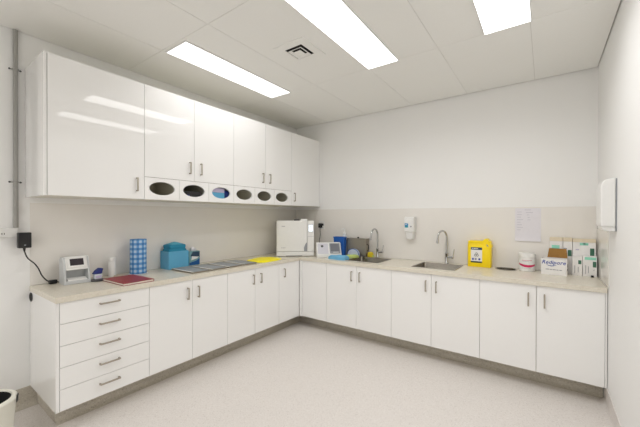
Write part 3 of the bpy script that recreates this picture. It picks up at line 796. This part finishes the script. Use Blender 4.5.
t = thing('wipes_tub', 'white lidded tub with a magenta swoosh beside the waste chute', 'tub', (3.045, -.080, ZT))
b = B(); b.lathe([(0, 0), (.064, 0), (.067, .004), (.067, .128), (.063, .134), (0, .134)], 'white_plastic', n=40)
rows = []
for k in range(21):
    a = math.radians(-165 + 150 * k / 20); u = k / 20
    zc = .062 - .016 * math.sin(u * PI) + .010 * (1 - u); hh = .006 + .006 * math.sin(u * PI)
    rows.append([((.0668 + d) * math.cos(a), (.0668 + d) * math.sin(a), zc + s) for d, s in ((0, -hh), (.0008, -hh), (.0008, hh), (0, hh))])
b.loft(rows, 'magenta')
for z, n_, h_ in ((.106, 9, .004), (.097, 6, .003), (.030, 8, .003)):
    for k in range(n_):
        a = math.radians(-120 + 8.2 * k); r = .0672
        M = Matrix.Translation((r * math.cos(a), r * math.sin(a), z)) @ Matrix.Rotation(a, 4, 'Z')
        b.box(-.0006, .0006, -.0034, .0034, -h_ / 2, h_ / 2, 'magenta' if z > .1 else 'ink_grey', mx=M)
b.obj('body', t)
b = B(); b.lathe([(.066, .1345), (.0705, .136), (.0705, .166), (.067, .172), (.045, .174), (0, .174)], 'white_plastic', n=40); b.obj('lid', t)

b = B(); rows = []
for k in range(13):
    z = 1.516 - .332 * k / 12; y = -.0031 - .010 * max(0, (k - 8) / 4) ** 2
    rows.append([(2.937, y, z), (3.157, y - .004 * max(0, (k - 8) / 4), z), (3.157, y - .004 * max(0, (k - 8) / 4) - .0007, z), (2.937, y - .0007, z)])
b.loft(rows, 'paper')
rd = random.Random(9)
for k in range(8):
    z = 1.475 - .026 * k
    b.box(2.955, 2.955 + rd.uniform(.03, .055), -.0042, -.0035, z, z + .006, 'print_grey')
for z, x0, x1 in ((1.495, 3.02, 3.075), (1.470, 3.03, 3.09), (1.445, 3.04, 3.060), (1.42, 3.045, 3.065), (1.395, 3.045, 3.07)): b.box(x0, x1, -.0042, -.0035, z, z + .006, 'print_grey')
o = b.obj('wall_mounted_notice'); set_tags(o, 'white printed notice sheet taped flat to the back wall splashback', 'notice')

# ------------------------------------------------------------------ cartons
def printed(t, hx, d, h, prints, name='carton'):
    b = B(); b.box(-hx, hx, 0, d, 0, h, 'carton', .0012)
    for x0, x1, z0, z1, m in prints: b.box(x0, x1, -.0006, .0005, z0, z1, m)
    return b.obj(name, t)
GC = 'white cartons on the worktop'
t = thing('open_carton', 'white open carton with blue script lettering and raised brown flap', 'carton', (3.256, -.213, ZT), math.radians(-7))
hx, d, h = .096, .125, .146
b = B()
b.box(-hx, hx, 0, .002, 0, h, 'carton'); b.box(-hx, hx, d - .002, d, 0, h, 'carton'); b.box(-hx, -hx + .002, .002, d - .002, 0, h, 'carton'); b.box(hx - .002, hx, .002, d - .002, 0, h, 'carton'); b.box(-hx + .002, hx - .002, .002, d - .002, 0, .003, 'kraft')
M = face_mx((-.002, -.0004, .112), (1, .0, 0), (-.02, 0, 1))
b.text('Redipore', .048, 'ink_blue', M, shear=.25, depth=.0006)
b.tube([(-.055 + .075 * k / 12, -.0006, .090 - .010 * math.sin(PI * k / 12)) for k in range(13)], [.0008 + .0024 * math.sin(PI * k / 12) for k in range(13)], 'ink_blue', n=6)
for x, wd in ((-.06, .026), (-.03, .018), (-.008, .024), (.02, .016), (.042, .02)): b.box(x, x + wd, -.0006, .0005, .044 - .02 * x, .050 - .02 * x, 'ink_grey')
for z0_, z1_ in ((.04, .06), (.07, .10)): b.box(hx - .0004, hx + .0006, .03, .09, z0_, z1_, 'ink_grey')
b.obj('carton', t)
b = B(); Mx = Matrix.Translation((0, d - .0025, h)) @ Matrix.Rotation(math.radians(-8), 4, 'X')
b.prism([(-hx + .034, 0), (hx - .004, 0), (hx - .014, .086), (-hx + .046, .086)], 'y', -.0015, .0015, 'kraft', mx=Mx); f = b.obj('back_flap', t); f['label'] = 'brown cardboard flap'
def green_box(label, x0, x1, yf, d, h, prints, top=None):
    t = thing('test_carton', label, 'carton', ((x0 + x1) / 2, yf, ZT), 0, GC)
    hx = (x1 - x0) / 2 - .0006
    c = printed(t, hx, d, h, prints)
    if top:
        b = B(); b.box(-hx, hx, -.004, d, h + .0006, h + .0006 + top, 'cream_card', .0012); b.obj('lid', t)
    return t
green_box('tall white carton with mint print standing behind the open carton', 3.228, 3.327, -.064, .056, .300, [(-.035, .025, .22, .262, 'mint'), (.020, .044, .178, .216, 'green_label')], top=.034)
green_box('narrow tall white carton between the mint-print carton and the wide one', 3.329, 3.397, -.064, .056, .300, [(.002, .030, .165, .222, 'green_label'), (-.03, -.004, .23, .238, 'ink_grey')], top=.034)
green_box('wide tall white carton with cream lid at the back by the right wall', 3.399, 3.565, -.064, .056, .298, [(-.03, .03, .27, .292, 'mint'), (-.006, .010, .278, .290, 'green_label'), (.042, .072, .178, .245, 'green_label'), (-.060, -.035, .224, .234, 'lilac'), (.052, .060, .140, .150, 'ink_grey')], top=.030)
green_box('small narrow white carton standing in front of the wide tall carton', 3.395, 3.466, -.132, .062, .172, [(.006, .028, .105, .140, 'green_label'), (-.020, -.016, .02, .09, 'ink_grey'), (.004, .008, .03, .08, 'ink_grey')])
green_box('small white carton with mint band, front row nearest the right wall', 3.468, 3.566, -.134, .064, .180, [(-.036, .044, .148, .172, 'mint'), (.020, .044, .085, .135, 'green_label'), (-.030, -.026, .02, .10, 'ink_grey'), (-.012, -.008, .03, .09, 'ink_grey'), (.026, .030, .055, .065, 'ink_grey')])
o = B().lathe([(0, 0), (.010, 0), (.011, .002), (.011, .014), (.008, .017), (0, .017)], 'black', n=20).obj('black_cap'); place(o, (3.532, -.160, ZT)); set_tags(o, 'tiny black cap on the worktop in front of the mint-band carton', 'cap')

# ------------------------------------------------------------------ right wall towel dispenser
t = thing('towel_dispenser', 'white paper towel dispenser mounted on the right wall', 'towel dispenser', (W, -.845, 1.335))
b = B(); b.box(-.006, -.0005, -.112, .112, .0, .352, 'grey_plastic', .002); b.obj('back_plate', t)
b = B(); b.prism([(-.007, .030), (-.080, .030), (-.083, .05), (-.083, .300), (-.076, .330), (-.055, .348), (-.007, .354)], 'y', -.112, .112, 'white_plastic', .006); b.obj('cover', t)
b = B(); b.prism([(-.007, .0), (-.045, .0), (-.074, .012), (-.076, .0295), (-.007, .0295)], 'y', -.105, .105, 'white_plastic', .003); b.obj('outlet', t)

# ------------------------------------------------------------------ bin, bottom left
t = thing('waste_bin', 'cream round waste bin with black opening on floor by left wall', 'bin', (.518, -3.405, 0))
b = B(); b.lathe([(0, 0), (.118, 0), (.122, .004), (.146, .322), (.150, .328), (.151, .340), (.144, .347), (.128, .349), (.124, .342), (.112, .30), (.105, .20), (0, .20)], 'cream_plastic', n=48); b.obj('body', t)
b = B(); b.lathe([(.123, .341), (.1225, .3415), (.110, .30), (.100, .22), (0, .215)], 'dark_hole', n=40); b.obj('liner', t)
b = B()
for a0 in (72,):
    rows = []
    for k in range(13):
        a = math.radians(a0 - 7 + 15 * k / 12); rows.append([(r * math.cos(a), r * math.sin(a), z) for r, z in ((.1495, .302), (.1535, .306), (.1555, .340), (.150, .346))])
    b.loft(rows, 'black')
b.obj('grip', t)
b = B(); rows = []
for k in range(9):
    a = math.radians(-75 + 60 * k / 8); rows.append([((.123 + (z * .0695)) * math.cos(a) * s, (.123 + (z * .0695)) * math.sin(a) * s, z) for s, z in ((1.0, .12), (1.01, .12), (1.01, .27), (1.0, .27))])
b.loft(rows, 'purple'); b.obj('sticker', t)

# ------------------------------------------------------------------ world, camera, view
wd = bpy.data.worlds.new('world'); SC.world = wd; wd.use_nodes = True
wd.node_tree.nodes['Background'].inputs[0].default_value = (.8, .82, .85, 1); wd.node_tree.nodes['Background'].inputs[1].default_value = .3

cam = bpy.data.cameras.new('camera'); co = bpy.data.objects.new('camera', cam); COL.objects.link(co)
F, YAW, PIT, ROLL = 313.44, math.radians(-34.9666), math.radians(-.2675), math.radians(.1388)
fw = Vector((math.sin(YAW) * math.cos(PIT), math.cos(YAW) * math.cos(PIT), math.sin(PIT)))
rt = Vector((math.cos(YAW), -math.sin(YAW), 0)); up = rt.cross(fw)
rt, up = rt * math.cos(ROLL) + up * math.sin(ROLL), up * math.cos(ROLL) - rt * math.sin(ROLL)
M = Matrix((rt, up, -fw)).transposed().to_4x4(); M.translation = Vector((3.1944, -3.7442, 1.434))
co.matrix_world = M
cam.sensor_width = 36; cam.lens = F / 640 * 36; cam.shift_x = -6.48 / 640; cam.shift_y = 3.78 / 640
cam.clip_start = .02
SC.camera = co
SC.cycles.max_bounces = 14; SC.cycles.diffuse_bounces = 10; SC.cycles.glossy_bounces = 6
SC.cycles.use_denoising = True
SC.view_settings.view_transform = 'Standard'; SC.view_settings.look = 'None'
SC.view_settings.gamma = 1.0; SC.view_settings.use_curve_mapping = False
SC.view_settings.exposure = 0.27
